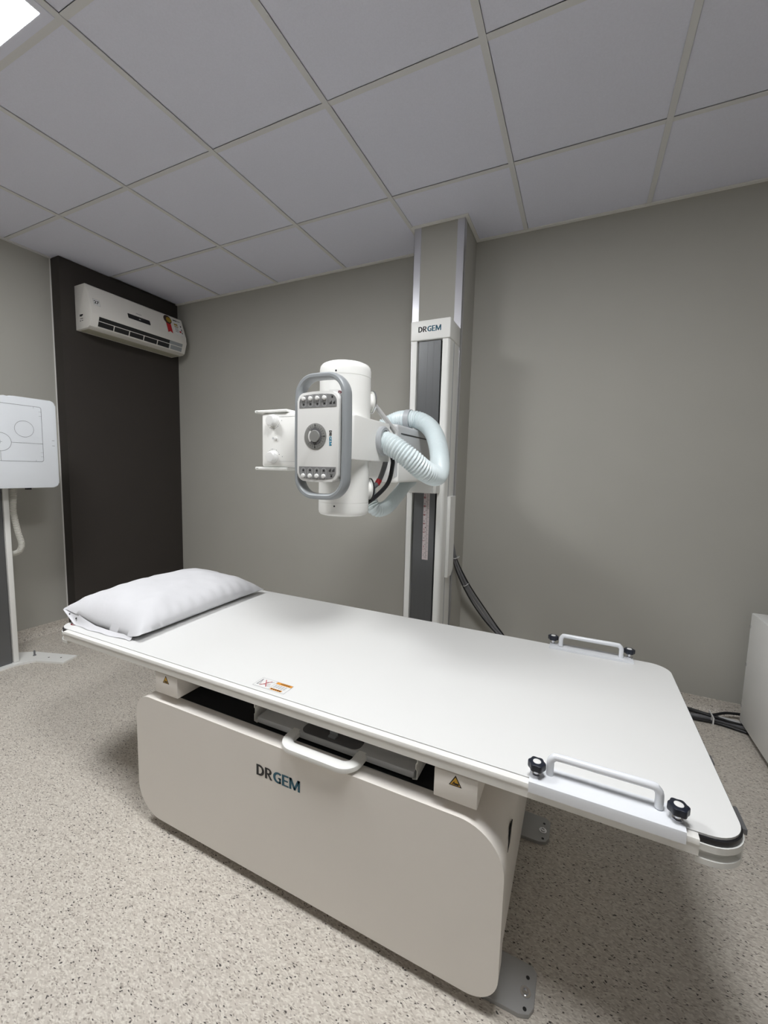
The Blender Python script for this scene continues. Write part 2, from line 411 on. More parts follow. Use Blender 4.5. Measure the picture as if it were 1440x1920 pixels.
# base
BX0, BX1, BZ0, BZ1, BY0, BY1 = 1.236, 2.500, .040, .480, -1.855, -1.085
rr = (.095, .06, .105, .10)
obj('base_cover', prism(B(), rrect(BX0, BX1, BZ0, BZ1, (.11, .07, .11, .075), 12), 'y', BY0, -1.812, .004, 3, 'lo'), OFFW, tb, label='large rounded front cover of the base')
body = obj('base_body', prism(B(), rrect(BX0+.004, BX1-.004, BZ0+.004, BZ1-.002, (.107, .067, .107, .072), 12), 'y', -1.8105, BY1, .004, 2, 'hi'), OFFW, tb)
obj('base_plinth', box(B(), BX0+.09, BX1-.10, -1.74, -1.16, .012, .05), DGREY, tb)
obj('inner_shade_panel', box(B(), 1.345, 2.325, -1.805, -1.15, BZ1-.0015, BZ1+.0005), GAPSHADE, tb, smooth=0, label='black sheet standing for the shaded open inside of the base')  # thin black sheet on the solid base, painting in the shaded interior
obj('grip_slot', prism(B(), [(-1.782, .372), (-1.745, .366), (-1.712, .402), (-1.745, .404)], 'x', BX1-.006, BX1-.0032), BLACK, body, smooth=0, label='dark slot in the side of the base')
for x0, x1 in ((1.333, 1.441), (2.327, 2.431)):
    b_ = obj('carriage_block', box(B(), x0, x1, -1.849, -1.66, .507, TZ-.0425, .002), OFFW, tb, label='white block under the tabletop with a yellow warning triangle')
    cx = (x0+x1)/2-.0; cz = .549
    O, U, V, N = (cx, -1.849, cz), (1, 0, 0), (0, 0, 1), (0, -1, 0)
    obj('warning_triangle', film([[(-.0155, -.001), (.0155, -.001), (0, .026)]], O, U, V, N, .0004), INKB, b_, 0)
    obj('triangle_fill', film([[(-.0118, .0015), (.0118, .0015), (0, .0215)]], O, U, V, N, .0008), YELLOW, b_, 0)
    obj('hand_symbol', film([rectp(-.002, .0085, .003, .0075), rectp(-.008, -.001, .0035, .0055), [(-.006, .006), (-.001, .006), (-.0025, .0115)]], O, U, V, N, .0012), INKB, b_, 0)
brand(tb, (1.784, BY0, .369), (1, 0, 0), (0, 0, 1), (0, -1, 0), .158, .034, INKB, INKT)
# tray under the tabletop
tray = obj('cassette_tray', box(B(), 1.738, 2.258, -1.80, -1.25, .487, .506, .002), LGREY, tb, label='grey cassette tray under the tabletop')
hp = [(1.884, -1.792), (1.884, -1.825)]+[(1.919-.035*math.cos(a), -1.825-.035*math.sin(a)) for a in [k*PI/16 for k in range(1, 9)]]+[(2.07+.035*math.sin(a), -1.825-.035*math.cos(a)) for a in [k*PI/16 for k in range(0, 9)]]+[(2.105, -1.792)]
def flat_bar(bm, path, hw, z0, z1, n=12):
    rings = []; N = len(path)
    for i in range(N):
        a, b = Vector(path[max(i-1, 0)]), Vector(path[min(i+1, N-1)]); t = (b-a).normalized(); nn = Vector((t.y, -t.x)); ring = []
        for k in range(n):
            c, s = math.cos(2*PI*k/n), math.sin(2*PI*k/n); e = lambda v: math.copysign(abs(v)**.6, v)
            q = Vector(path[i])+nn*hw*e(c); ring.append(bm.verts.new((q.x, q.y, (z0+z1)/2+(z1-z0)/2*e(s))))
        rings.append(ring)
    for a, b in zip(rings, rings[1:]):
        for k in range(n): bm.faces.new((a[k], a[(k+1) % n], b[(k+1) % n], b[k]))
    bm.faces.new(rings[0]); bm.faces.new(rings[-1]); return bm
obj('tray_handle', flat_bar(B(), hp, .0165, .487, .507), WHITE, tray, label='white loop handle of the tray')
obj('tray_recess', prism(B(), rrect(1.897, 2.092, -1.797, -1.742, .022, 6), 'z', .5055, .5068), DGREY, tray, label='dark recess behind the handle')
bm = box(B(), 1.985, 2.012, -1.772, -1.769, .507, .535); box(bm, 1.987, 2.010, -1.785, -1.769, .507, .511)
latch = obj('latch', bm, MGREY, tray)
for k, x in ((-1, 1.9915), (1, 2.0055)): obj('screw', lathe(B(), [(0, .0012), (.0025, .001), (.0028, 0)], 12, along((x, -1.772, .524), (0, -1, 0))), BLACK, tray)
for x, s in ((1.7245, 1), (2.2675, -1)):
    bm = B(); t = .0018
    p = [(0, .580), (0, .532), (.0035*s, .530), (.0035*s, .516), (0, .511), (0, .488), (.012*s, .485)]
    L_ = [(x+a, b) for a, b in p]; poly = L_+[(a+t*s, b+(t if i == len(L_)-1 else 0)) for i, (a, b) in reversed(list(enumerate(L_)))]
    obj('tray_guide', prism(bm, poly, 'y', -1.80, -1.25), WHITE, tb, label='bent sheet metal guide of the tray')
# foot plates
for yc, nm in ((-1.760, 0), (-1.250, 1)):
    poly = [(2.36, yc-.060), (2.545, yc-.058), (2.568, yc-.050), (2.578, yc-.03), (2.578, yc+.045), (2.565, yc+.057), (2.36, yc+.062)]
    fp = obj('foot_plate', prism(B(), poly, 'z', .0005, .012, .001, 1, 'hi'), mat('grey_floor_plate', (.42, .42, .42), .4, .3), tb, label='grey metal foot plate on the floor')
    by = -1.769 if nm == 0 else -1.256
    obj('bolt', lathe(B(), [(.0125, .012), (.0125, .0145), (.008, .015), (.0075, .019), (.005, .019), (.0048, .015), (0, .015)], 24, Matrix.Translation((2.556, by, 0))), CHROME, fp, label='chrome bolt')
    for dy in (.034, -.034): obj('hole', lathe(B(), [(0, .0125), (.0045, .0124), (.0045, .0118)], 14, Matrix.Translation((2.558, by+dy, 0))), BLACK, fp, 0)
for yc in (-1.760, -1.250):
    poly = [(1.46, yc-.060), (1.30, yc-.058), (1.285, yc-.04), (1.285, yc+.04), (1.30, yc+.058), (1.46, yc+.062)]
    obj('foot_plate', prism(B(), poly, 'z', .0005, .012, .001, 1, 'hi'), MATS['grey_floor_plate'], tb)
# stickers on the tabletop
O, U, V, N = (1.738, -1.821, TZ), (1, 0, 0), (0, 1, 0), (0, 0, 1)
st = obj('warning_label', film([rectp(0, .118, 0, .048)], O, U, V, N, .0004), PAPER, tb, 0, label='white and orange warning sticker on the near edge of the tabletop')
g = .0007
obj('label_border', film([rectp(0, .118, 0, g), rectp(0, .118, .048-g, .048), rectp(0, g, 0, .048), rectp(.118-g, .118, 0, .048), rectp(.058, .058+g, 0, .048)], O, U, V, N, .0007), INKG, st, 0)
obj('pictogram', film([strokep((.008, .010), (.008, .042), .003), strokep((.008, .010), (.05, .024), .0016), strokep((.008, .042), (.016, .014), .0016), strokep((.03, .030), (.052, .040), .0016), strokep((.04, .012), (.054, .016), .0016)], O, U, V, N, .0008), INKG, st, 0)
obj('cross_mark', film([strokep((.020, .008), (.044, .040), .0022), strokep((.020, .040), (.044, .008), .0022)], O, U, V, N, .0011), RED, st, 0)
obj('orange_band', film([rectp(.060, .1165, .036, .0465), rectp(.062, .1045, .0035, .0115)], O, U, V, N, .0008), ORANGE, st, 0)
word(st, 'lettering', (1.738+.074, -1.821+.0385, TZ), U, V, N, .036, .0055, [('WARNING', INKB)], .0012, .02)
obj('small_print', film([rectp(.064+.009*k+random.uniform(0, .001), .071+.009*k, b, b+.0016) for b in (.030, .0255, .021, .0165) for k in range(5)], O, U, V, N, .0008), INKG, st, 0)
obj('small_print', film([rectp(.066+.0075*k, .071+.0075*k, .0052, .0098) for k in range(5)], O, U, V, N, .0012), INKB, st, 0)
ban = obj('prohibition_label', film([circ(.752+.018, -1.786, .022, 32)], (0, 0, TZ), (1, 0, 0), (0, 1, 0), (0, 0, 1), .0004), mat('dark_red_print', (.22, .02, .03), .5), tb, 0, label='round red and white sticker partly under the pillow')
obj('label_center', film([circ(.770, -1.786, .0165, 28)], (0, 0, TZ), (1, 0, 0), (0, 1, 0), (0, 0, 1), .0007), PAPER, ban, 0)
obj('pictogram', film([strokep((.762, -1.797), (.778, -1.776), .006), rectp(.764, .778, -1.790, -1.782)], (0, 0, TZ), (1, 0, 0), (0, 1, 0), (0, 0, 1), .001), mat('maroon_print', (.08, .015, .02), .5), ban, 0)

# ================================================================== HAND GRIPS
def hand_grip(loc, rz, label):
    t = thing('hand_grip', label, 'hand grip', (0, 0, 0), 'hand grips clamped to the tabletop')
    prof = [(-.037, .0005), (.022, .0005), (.022, .0065), (-.026, .0065), (-.033, .004), (-.0375, -.010), (-.0375, -.022), (-.0395, -.022), (-.0395, -.010)]
    poly = [(-.0372, -.019), (-.0372, .0005), (.022, .0005), (.022, .0075), (-.030, .0075), (-.0385, .004), (-.040, -.002), (-.040, -.019)]
    obj('clamp_plate', prism(B(), poly, 'x', -.139, .139), GRIPW, t)
    bar = [(-.100, 0, .007), (-.100, 0, .033), (-.0985, 0, .042), (-.093, 0, .0485), (-.084, 0, .051), (0, 0, .051), (.084, 0, .051), (.093, 0, .0485), (.0985, 0, .042), (.100, 0, .033), (.100, 0, .007)]
    obj('grip_bar', sweep(B(), spline(bar, .004), .0078, 16), GRIPW, t)
    for x in (-.126, .128):
        obj('stud', lathe(B(), [(.009, .0075), (.009, .011), (.0055, .012), (.0055, .026), (0, .026)], 20, Matrix.Translation((x, -.016, 0))), CHROME, t)
        kb = B(); pts = []
        for k in range(48):
            a = 2*PI*k/48; q = .0172+.0013*math.cos(6*a); pts.append((x+q*math.cos(a), -.016+q*math.sin(a)))
        rings = [[kb.verts.new((x+(px_-x)*sc_, -.016+(py_+.016)*sc_, z)) for px_, py_ in pts] for sc_, z in ((.86, .0235), (.97, .0245), (1, .0265), (1, .0365), (.97, .0382), (.88, .039))]
        for ra, rb in zip(rings, rings[1:]):
            for k in range(48): kb.faces.new((ra[k], ra[(k+1) % 48], rb[(k+1) % 48], rb[k]))
        kb.faces.new(rings[0]); kb.faces.new(rings[-1])
        kn = obj('clamp_knob', kb, NAVY, t, label='black fluted clamp knob')
        obj('knob_cap', lathe(B(), [(.0082, .0388), (.0082, .0396), (.007, .0402), (0, .0404)], 24, Matrix.Translation((x, -.016, 0))), PAPER, kn, label='white cap')
    t.location = loc; t.rotation_euler = (0, 0, rz); t['_org'] = list(loc)
    return t
hand_grip((2.677, -1.818, TZ), 0, 'white bar grip clamped to the near edge of the table')
hand_grip((2.668, -1.073, TZ), PI, 'white bar grip clamped to the far edge of the table')

# ================================================================== PILLOW
def pillow():
    t = thing('pillow', 'white cotton pillow lying at the head end of the table', 'pillow', (.9, -1.43, TZ))
    nu, nv = 40, 64
    from mathutils import noise
    NE = [(.66, .054), (.70, .050), (.75, .041), (.82, .022), (.886, .008), (1.0, .005), (1.10, .010), (1.17, .028)]
    def near(x):
        for (a, za), (b, zb) in zip(NE, NE[1:]):
            if x <= b: return za+(zb-za)*max(0, (x-a)/(b-a))
        return NE[-1][1]
    def pt(u, v, top):
        # u across (x), v along (y); v=-1 is the open near end
        x = .925+.237*u*(1-.035*(1-v*v))-.028*(v+1)/2; y = -1.440+.352*v*(1-.035*(1-u*u))
        e = max(0, (1-abs(u)**3.6))*max(0, (1-abs(v)**4.2)); e = e**.60
        side = .050+(.030-.050)*(u+1)/2
        k = max(0, -v)**6
        seam = side*(1-k)+near(x)*k
        if v > .6: seam = seam*(1-(v-.6)*.8)+.012*(v-.6)*(u < 0)
        w = noise.noise(Vector((u*2.2, v*3.1, .3)))*.010*e**.5+noise.noise(Vector((u*5, v*8, 1.7)))*.0035*e**.4
        wr = .004*math.sin(v*38+u*6)*max(0, abs(u)-.72)/.28*(1-abs(v)**6)
        if top: z = seam+.084*e+w+wr
        else: z = max(.0015, seam-.075*(max(0, 1-u*u)*max(0, 1-abs(v)**5))**.8)
        return (x, y, TZ+z)
    bm = B(); G = {}
    for top in (1, 0):
        for i in range(nu+1):
            for j in range(nv+1):
                u, v = -1+2*i/nu, -1+2*j/nv
                u = math.copysign(abs(u)**.8, u); v = math.copysign(abs(v)**.85, v)
                if not top and (i in (0, nu) or j in (0, nv)): G[top, i, j] = G[1, i, j]
                else: G[top, i, j] = bm.verts.new(pt(u, v, top))
    for top in (1, 0):
        for i in range(nu):
            for j in range(nv): bm.faces.new((G[top, i, j], G[top, i+1, j], G[top, i+1, j+1], G[top, i, j+1]))
    obj('pillow_body', bm, LINEN, t, smooth=80)
    # loose mouth of the case at the near end: the lower sheet hangs out and lies on the table
    bm = B(); n = 26; rows = []
    for i in range(n+1):
        u = i/n
        x = .692+.43*u
        A = Vector((x, -1.783, TZ+near(x)+.003))
        Bq = Vector((.694+max(0, .046*(1-u*2))*min(1, u*9)+.426*u, -1.797-.010*math.sin(PI*min(1, u*1.05))-.002*math.sin(u*19), TZ+.002+max(0, .047*(1-u*9))+.001*math.sin(u*23)))
        row = []
        for k in range(7):
            s = k/6; p = A.lerp(Bq, s); p.z = A.z+(Bq.z-A.z)*(1-(1-s)**1.8); p.z = max(p.z, TZ+.0015); row.append(bm.verts.new(p))
        rows.append(row)
    for a, b in zip(rows, rows[1:]):
        for k in range(6): bm.faces.new((a[k], b[k], b[k+1], a[k+1]))
    g = bmesh.ops.extrude_face_region(bm, geom=bm.faces[:]); bmesh.ops.translate(bm, verts=[v for v in g['geom'] if isinstance(v, bmesh.types.BMVert)], vec=(0, .0005, .0009))
    obj('case_mouth', bm, LINEN, t, smooth=80, label='open mouth of the pillowcase')
    for x, y, z in ((.728, -1.7905, .034), (.775, -1.7915, .024)):
        obj('snap', lathe(B(), [(0, .0025), (.003, .002), (.0042, 0)], 12, along((x, y, TZ+z), (0, -1, .35))), BLACK, t, label='small black snap fastener')
pillow()

# ================================================================== TUBE STAND (column, carriage, arm)
CX0, CX1, CY0, CY1 = 1.676, 1.902, -.482, -.288
ts = thing('x_ray_tube_stand', 'tall white column before the pillar carrying an x-ray tube head with pale hoses', 'x-ray machine', (1.79, -.385, 0))
def stile(x0, x1, r, left): 
    poly = rrect(x0, x1, CY0, CY1, (.002, .002, r if left else .002, .002 if left else r), 6)
    return prism(B(), poly, 'z', .03, 2.004)
obj('column_stile', stile(CX0, 1.711, .008, True), WHITE, ts); 
stR = obj('column_stile', stile(1.861, CX1, .020, False), WHITE, ts)
obj('column_core', box(B(), 1.7115, 1.8605, CY0+.05, CY1, .03, 2.004), GAPSHADE, ts, smooth=0, label='black core that darkens the gaps in the column')  # core coloured black so the lit gaps read as shaded
fp = obj('front_panel', box(B(), 1.7205, 1.8490, CY0+.010, CY0+.0502, .03, 2.003), SLATE, ts, label='slate grey inset panel of the column')
for x in (1.7725, 1.8085): obj('groove', box(B(), x-.0006, x+.0006, CY0+.0095, CY0+.0102, .04, 2.0), DGREY, fp, smooth=0)
obj('side_groove', box(B(), CX1-.0005, CX1+.0006, CY0+.075, CY0+.092, .05, 2.0), LGREY, ts, smooth=0)
obj('column_cap', box(B(), CX0-.003, CX1+.003, CY0-.005, CY1, 2.006, 2.113, .006, 3), WHITE, ts, label='white top cap of the column')
brand(ts, (1.719, CY0-.005, 2.049), (1, 0, 0), (0, 0, 1), (0, -1, 0), .133, .030, INKB, INKT)
obj('column_foot', box(B(), CX0-.03, CX1+.03, CY0-.04, CY1, .0005, .03, .004), LGREY, ts)
# measuring tape
tp = obj('measuring_tape', box(B(), 1.781, 1.817, CY0+.0088, CY0+.0099, .762, 1.20), TAPE, ts, smooth=0, label='pale measuring tape on the column')
O, U, V, N = (1.781, CY0+.0088, .762), (1, 0, 0), (0, 0, 1), (0, -1, 0)
obj('tick_marks', film([rectp(.020, .020+(.014 if k % 10 == 0 else .010 if k % 5 == 0 else .006), .005*k, .005*k+.0012) for k in range(2, 78)], O, U, V, N, .0005), INKB, tp, 0)
obj('tick_marks', film([rectp(.001, .012, .0498*k+.01, .0515*k+.01) for k in range(0, 8)], O, U, V, N, .0005), mat('faded_red_ink', (.32, .13, .13), .5), tp, 0)['kind'] = 'stuff'
for k in range(0, 8):
    word(tp, 'numeral', (1.784, CY0+.0088, .762+.022+.05*k), U, V, N, .009, .012, [(str(2+k), MATS['faded_red_ink'] if k % 2 else INKG)], .0008, .0)
for k in range(15):
    word(tp, 'numeral', (1.794, CY0+.0088, .762+.012+.025*k), U, V, N, .005, .006, [(str((k*3) % 10), INKB)], .0008, .0)
# junction box on the column side
jb = prism(B(), [(-.408, .655), (-.345, .655), (-.300, .690), (-.300, 1.135), (-.408, 1.135)], 'x', CX1+.0008, 1.922, .002, 1)
obj('junction_box', jb, WHITE, ts, label='white cable cover on the side of the column')
# carriage and arm
obj('carriage', box(B(), 1.690, 1.880, -.56, CY0-.001, 1.156, 1.478, .006, 3), WHITE, ts)
arm = obj('arm_housing', box(B(), 1.705, 1.882, -1.105, -.562, 1.243, 1.474, .012, 3), LGREY, ts, label='grey arm housing reaching out from the column')
obj('arm_nose', box(B(), 1.700, 1.872, -1.165, -1.09, 1.235, 1.474, .016, 3), WHITE, ts)
obj('arm_belly', box(B(), 1.707, 1.885, -1.10, -.562, 1.225, 1.327, .010, 3), WHITE, ts)
obj('housing_slot', box(B(), 1.8815, 1.8828, -1.07, -.63, 1.433, 1.439), BLACK, arm, smooth=0)
obj('trunnion', lathe(B(), [(.062, 0), (.062, .075), (0, .075)], 32, along((1.80, -1.235, 1.385), (0, 1, 0))), LGREY, ts)
obj('carriage_seam', box(B(), 1.8606, 1.8618, -.5612, -.5595, 1.16, 1.24), MGREY, ts, smooth=0)

# ================================================================== X-RAY TUBE HEAD
XC, YC, ZC = 1.797, -1.400, 1.380
th = ts
R_ = .093
tube = obj('tube_housing', lathe(B(), [(0, 1.1065), (.075, 1.107), (.086, 1.110), (.0915, 1.116), (R_, 1.126), (R_, 1.1545), (R_-.001, 1.155), (R_-.001, 1.156), (R_, 1.1565), (R_, 1.6035), (R_-.001, 1.604), (R_-.001, 1.605), (R_, 1.6055), (R_, 1.630), (.0905, 1.641), (.084, 1.649), (.072, 1.6545), (0, 1.6575)], 64, Matrix.Translation((XC, YC, 0))), WHITE, th, label='vertical white cylinder of the tube')
for z, a in ((1.613, -80), (1.145, -80)):
    a = math.radians(a); obj('screw_hole', lathe(B(), [(0, .0006), (.0032, .0005), (.0034, -.001)], 12, along((XC+R_*math.cos(a), YC+R_*math.sin(a), z), (math.cos(a), math.sin(a), 0))), BLACK, tube)
obj('tube_label', prism(B(), [(XC+(R_+.0006)*math.cos(math.radians(a)), YC+(R_+.0006)*math.sin(math.radians(a))) for a in range(-96, -58, 4)]+[(XC+(R_-.002)*math.cos(math.radians(a)), YC+(R_-.002)*math.sin(math.radians(a))) for a in range(-60, -98, -4)], 'z', 1.522, 1.550), PAPER, tube, label='small white sticker on the tube')
a = math.radians(-66)
word(tube, 'lettering', (XC+(R_+.0012)*math.cos(a)-.012, YC+(R_+.0012)*math.sin(a)-.005, 1.527), (1, .42, 0), (0, 0, 1), (.4, -.9, 0), .014, .018, [('R', mat('dark_red_ink', (.12, .01, .02), .5))], .001, .02)
obj('yoke', prism(B(), rrect(1.690, 1.902, -1.532, -1.215, .022, 6), 'z', 1.310, 1.458, .004, 2), WHITE, th, label='white box holding the tube')
# collimator
col = obj('collimator', box(B(), 1.474, 1.712, -1.482, -1.318, 1.278, 1.482, .010, 3), WHITE, th, label='white collimator box')
obj('mount_neck', box(B(), 1.64, 1.72, -1.470, -1.330, 1.29, 1.47, .004), WHITE, th)
for z0, z1 in ((1.4825, 1.493), (1.266, 1.2775)):
    r_ = obj('accessory_rail', box(B(), 1.446, 1.60, -1.488, -1.312, z0, z1, .003), WHITE, th)
    obj('rail_holes', film([circ(1.455, (z0+z1)/2, .0016, 8), circ(1.461, (z0+z1)/2, .0016, 8)], (0, -1.488, 0), (1, 0, 0), (0, 0, 1), (0, -1, 0), .0004), INKB, r_, 0)
for z in (1.452, 1.316):
    kn = obj('collimator_knob', lathe(B(), [(.0235, 0), (.0235, .004), (.0205, .006), (.0205, .020), (.018, .0235), (.014, .024), (0, .0235)], 36, along((1.532, -1.4815, z), (0, -1, 0))), TOPW, th, label='white round collimator knob')
    dots = []
    for k in range(12):
        a = math.radians(200+k*13) if z > 1.4 else math.radians(20+k*13)
        dots.append(circ(1.532+.030*math.cos(a), z+.030*math.sin(a), .0013 if k % 3 else .002, 6))
    obj('dial_dots', film(dots, (0, -1.482, 0), (1, 0, 0), (0, 0, 1), (0, -1, 0), .0005), INKG, col, 0)
obj('push_button', lathe(B(), [(.0065, 0), (.0065, .004), (.004, .006), (0, .0062)], 20, along((1.545, -1.4815, 1.386), (0, -1, 0))), TOPW, th)
for c_ in (circ(1.531, 1.387, .004, 14), circ(1.572, 1.452, .0022, 10), circ(1.575, 1.318, .0022, 10)): obj('indicator_dot', film([c_], (0, -1.482, 0), (1, 0, 0), (0, 0, 1), (0, -1, 0), .0005), LGREY, col, 0)
for z in (1.466, 1.300): obj('seam_line', box(B(), 1.56, 1.70, -1.4826, -1.4818, z, z+.0009), LGREY, col, smooth=0)
# console
PX = 1.811
fr = [(x, z) for x, z in rrect(PX-.0855, PX+.0905, 1.189, 1.571, .055, 10)]
# refine the long sides so that they bulge slightly outwards
def refine(path, n=6):
    out = []
    for i, p in enumerate(path):
        q = path[(i+1) % len(path)]
        d = math.hypot(q[0]-p[0], q[1]-p[1]); m = n if d > .04 else 1
        for k in range(m): out.append((p[0]+(q[0]-p[0])*k/m, p[1]+(q[1]-p[1])*k/m))
    return out
fr = [(PX+(x-PX)*(1+.045*(1-((z-1.38)/.2)**2)), z+.006*(1-((x-PX)/.09)**2)*(1 if z > 1.38 else -1)*(abs(z-1.38) > .12)) for x, z in refine(fr)]
obj('handle_frame', ring_sweep(B(), fr, 'y', .0105, -1.592, -1.545, 14), MGREY, th, label='grey rounded handle frame around the console')
PY = -1.596
pl = [(x, z+.006*(1-((x-PX)/.08)**2)*(1 if z > 1.38 else -1)*(abs(z-1.38) > .1)) for x, z in refine(rrect(PX-.0805, PX+.0805, 1.238, 1.519, .022, 6))]
con = obj('console', prism(B(), pl, 'y', PY, -1.5335, .004, 3, 'lo'), mat('console_white', (.74, .74, .725), .4), th, label='white control console with round dial and push buttons')
pl2 = [(PX+(x-PX)*.9, 1.3785+(z-1.3785)*.94) for x, z in pl]
top_band = [p for p in pl2 if p[1] > 1.474]; bot_band = [p for p in pl2 if p[1] < 1.282]
O, U, V, N = (0, PY, 0), (1, 0, 0), (0, 0, 1), (0, -1, 0)
def band(pts, zc, sgn):
    pts = sorted([p for p in pts], key=lambda p: math.atan2(p[1]-zc+sgn*.02, p[0]-PX)); return pts
tb_ = [(PX+.0725, 1.4735)]+[p for p in pl2 if p[1] > 1.4745]+[(PX-.0725, 1.4735)]
bb_ = [(PX-.0725, 1.2825)]+[p for p in pl2 if p[1] < 1.2815]+[(PX+.0725, 1.2825)]
def hull(pts):
    pts = sorted(set(pts)); 
    def half(ps):
        h = []
        for p in ps:
            while len(h) > 1 and (h[-1][0]-h[-2][0])*(p[1]-h[-2][1])-(h[-1][1]-h[-2][1])*(p[0]-h[-2][0]) <= 0: h.pop()
            h.append(p)
        return h
    a, b = half(pts), half(pts[::-1]); return a[:-1]+b[:-1]
obj('button_band', prism(B(), hull(tb_), 'y', PY-.0008, PY+.001), PGREY, con, smooth=0); obj('button_band', prism(B(), hull(bb_), 'y', PY-.0008, PY+.001), PGREY, con, smooth=0)
def ringpoly(cx, cz, hw, hh, wd):
    o = rrect(cx-hw, cx+hw, cz-hh, cz+hh, hw*.99, 5); i = rrect(cx-hw+wd, cx+hw-wd, cz-hh+wd, cz+hh-wd, (hw-wd)*.99, 5)
    return [[o[k], o[(k+1) % len(o)], i[(k+1) % len(o)], i[k]] for k in range(len(o))]
for zb, zp, zi in ((1.503, 1.496, 1.485), (1.252, 1.259, 1.270)):
    for k, dx in enumerate((-.0545, -.0275, -.0005, .0265)):
        x = PX+dx
        obj('push_button', lathe(B(), [(.0072, 0), (.0072, .004), (.0058, .0062), (.003, .007), (0, .0071)], 20, along((x, PY-.0006, zb), (0, -1, 0))), PAPER, con, label='white push button')
        obj('button_outline', film(ringpoly(x, zp, .0092, .0195, .0009), O, U, V, N, .0011), LGREY, con, 0)
        ic = [[(x-.004, zi), (x, zi-.0055), (x+.004, zi), (x, zi+.0045)]] if k % 2 == 0 else [rectp(x-.0035, x+.0035, zi-.003, zi+.003)]
        obj('button_symbol', film(ic, O, U, V, N, .0012), INKB, con, 0)
    for j, x0 in enumerate((.046, .059)):
        obj('indicator_bars', film([rectp(PX+x0+.003*k, PX+x0+.003*k+.0022, zi-.003, zi+.002+.0028*k) for k in range(3)], O, U, V, N, .0012), INKB, con, 0)
    obj('indicator_symbol', film([circ(PX+.056, zb+.001, .0035, 10), rectp(PX+.050, PX+.062, zb+.006, zb+.007)], O, U, V, N, .0012), INKB, con, 0)
dz, dxx = 1.381, PX-.008
dial = obj('dial', lathe(B(), [(.0425, 0), (.0425, .0015), (.0405, .0022), (.026, .0022), (0, .0018)], 64, along((dxx, PY, dz), (0, -1, 0))), mat('dial_grey', (.235, .235, .225), .45), th, label='grey round angle dial')
tk = []
for r, n in ((.0345, 24), (.0285, 24)):
    for k in range(n):
        a = 2*PI*k/n
        if PI*.80 < a < PI*1.20: continue
        s = .0022 if (k % 6 == 0 and r > .03) else .0012
        tk.append(strokep((dxx+(r-s)*math.cos(a), dz+(r-s)*math.sin(a)), (dxx+(r+s)*math.cos(a), dz+(r+s)*math.sin(a)), .0016 if k % 6 else .0034))
obj('dial_marks', film(tk, O, U, V, N, .0030), INKB, dial, 0)
for tx, a in (('0', 0), ('90', PI/2), ('90', -PI/2)): word(dial, 'numeral', (dxx+.0375*math.cos(a)-.0025, PY, dz+.0375*math.sin(a)-.002), U, V, N, .005, .004, [(tx, INKB)], .0032, .01)
def arcband(r0, r1, a0, a1, n=14):
    return [[(dxx+r*math.cos(a), dz+r*math.sin(a)) for r, a in ((r0, b0), (r1, b0), (r1, b1), (r0, b1))] for b0, b1 in [(math.radians(a0+(a1-a0)*k/n), math.radians(a0+(a1-a0)*(k+1)/n)) for k in range(n)]]
obj('dial_window', film(arcband(.0, .0265, -128, 128, 24), O, U, V, N, .0031), DGREY, dial, 0)
obj('dial_arc', film(arcband(.019, .0265, 135, 225), O, U, V, N, .0033), PAPER, dial, 0)
obj('dial_knob', lathe(B(), [(.0195, .002), (.0195, .006), (.018, .0072), (0, .0072)], 40, along((dxx, PY, dz), (0, -1, 0))), MATS['dial_grey'], dial)
brand(con, (PX+.0455, PY, dz+.018), (0, 0, -1), (1, 0, 0), (0, -1, 0), .048, .010, INKB, INKC)
# cable sockets on the tube
for z, nm in ((1.530, 'up'), (1.203, 'low')):
    a = math.radians(50); d = (math.cos(a), math.sin(a), 0)
    s = obj('cable_socket', lathe(B(), [(.030, 0), (.030, .020), (.040, .022), (.040, .028), (.036, .030), (.014, .030), (.014, .040), (0, .040)], 32, along((XC+.080*d[0], YC+.080*d[1], z), d)), WHITE, th, label='round cable socket on the tube')
    obj('clamp_ring', lathe(B(), [(.0405, .0225), (.0425, .024), (.0425, .0275), (.0405, .029)], 32, along((XC+.080*d[0], YC+.080*d[1], z), d)), CHROME if nm == 'up' else BLACK, s)
obj('power_cable', cable(B(), [(1.862, -1.31, 1.530), (1.862, -1.275, 1.519), (1.876, -1.240, 1.489), (1.890, -1.203, 1.458), (1.905, -1.178, 1.425), (1.905, -1.195, 1.398), (1.885, -1.212, 1.392)], .0095, 14), CABLE, th, label='light grey cable from the upper socket')
obj('power_cable', cable(B(), [(1.905, -1.245, 1.36), (1.925, -1.251, 1.325), (1.927, -1.251, 1.296), (1.916, -1.263, 1.229), (1.878, -1.287, 1.176), (1.837, -1.31, 1.141), (1.79, -1.300, 1.12)], .0085, 14), BLACK, th, label='black cable under the tube head')
gc = obj('power_cable', cable(B(), [(1.888, -1.225, 1.33), (1.880, -1.230, 1.285), (1.868, -1.258, 1.226), (1.855, -1.300, 1.205)], .010, 14), GCABLE, th, label='dark grey cable with a red tag')
obj('red_tag', sweep(B(), [Vector((1.8715, -1.2515, 1.238)), Vector((1.866, -1.262, 1.220))], .0112, 14), RED, gc, label='red tag')
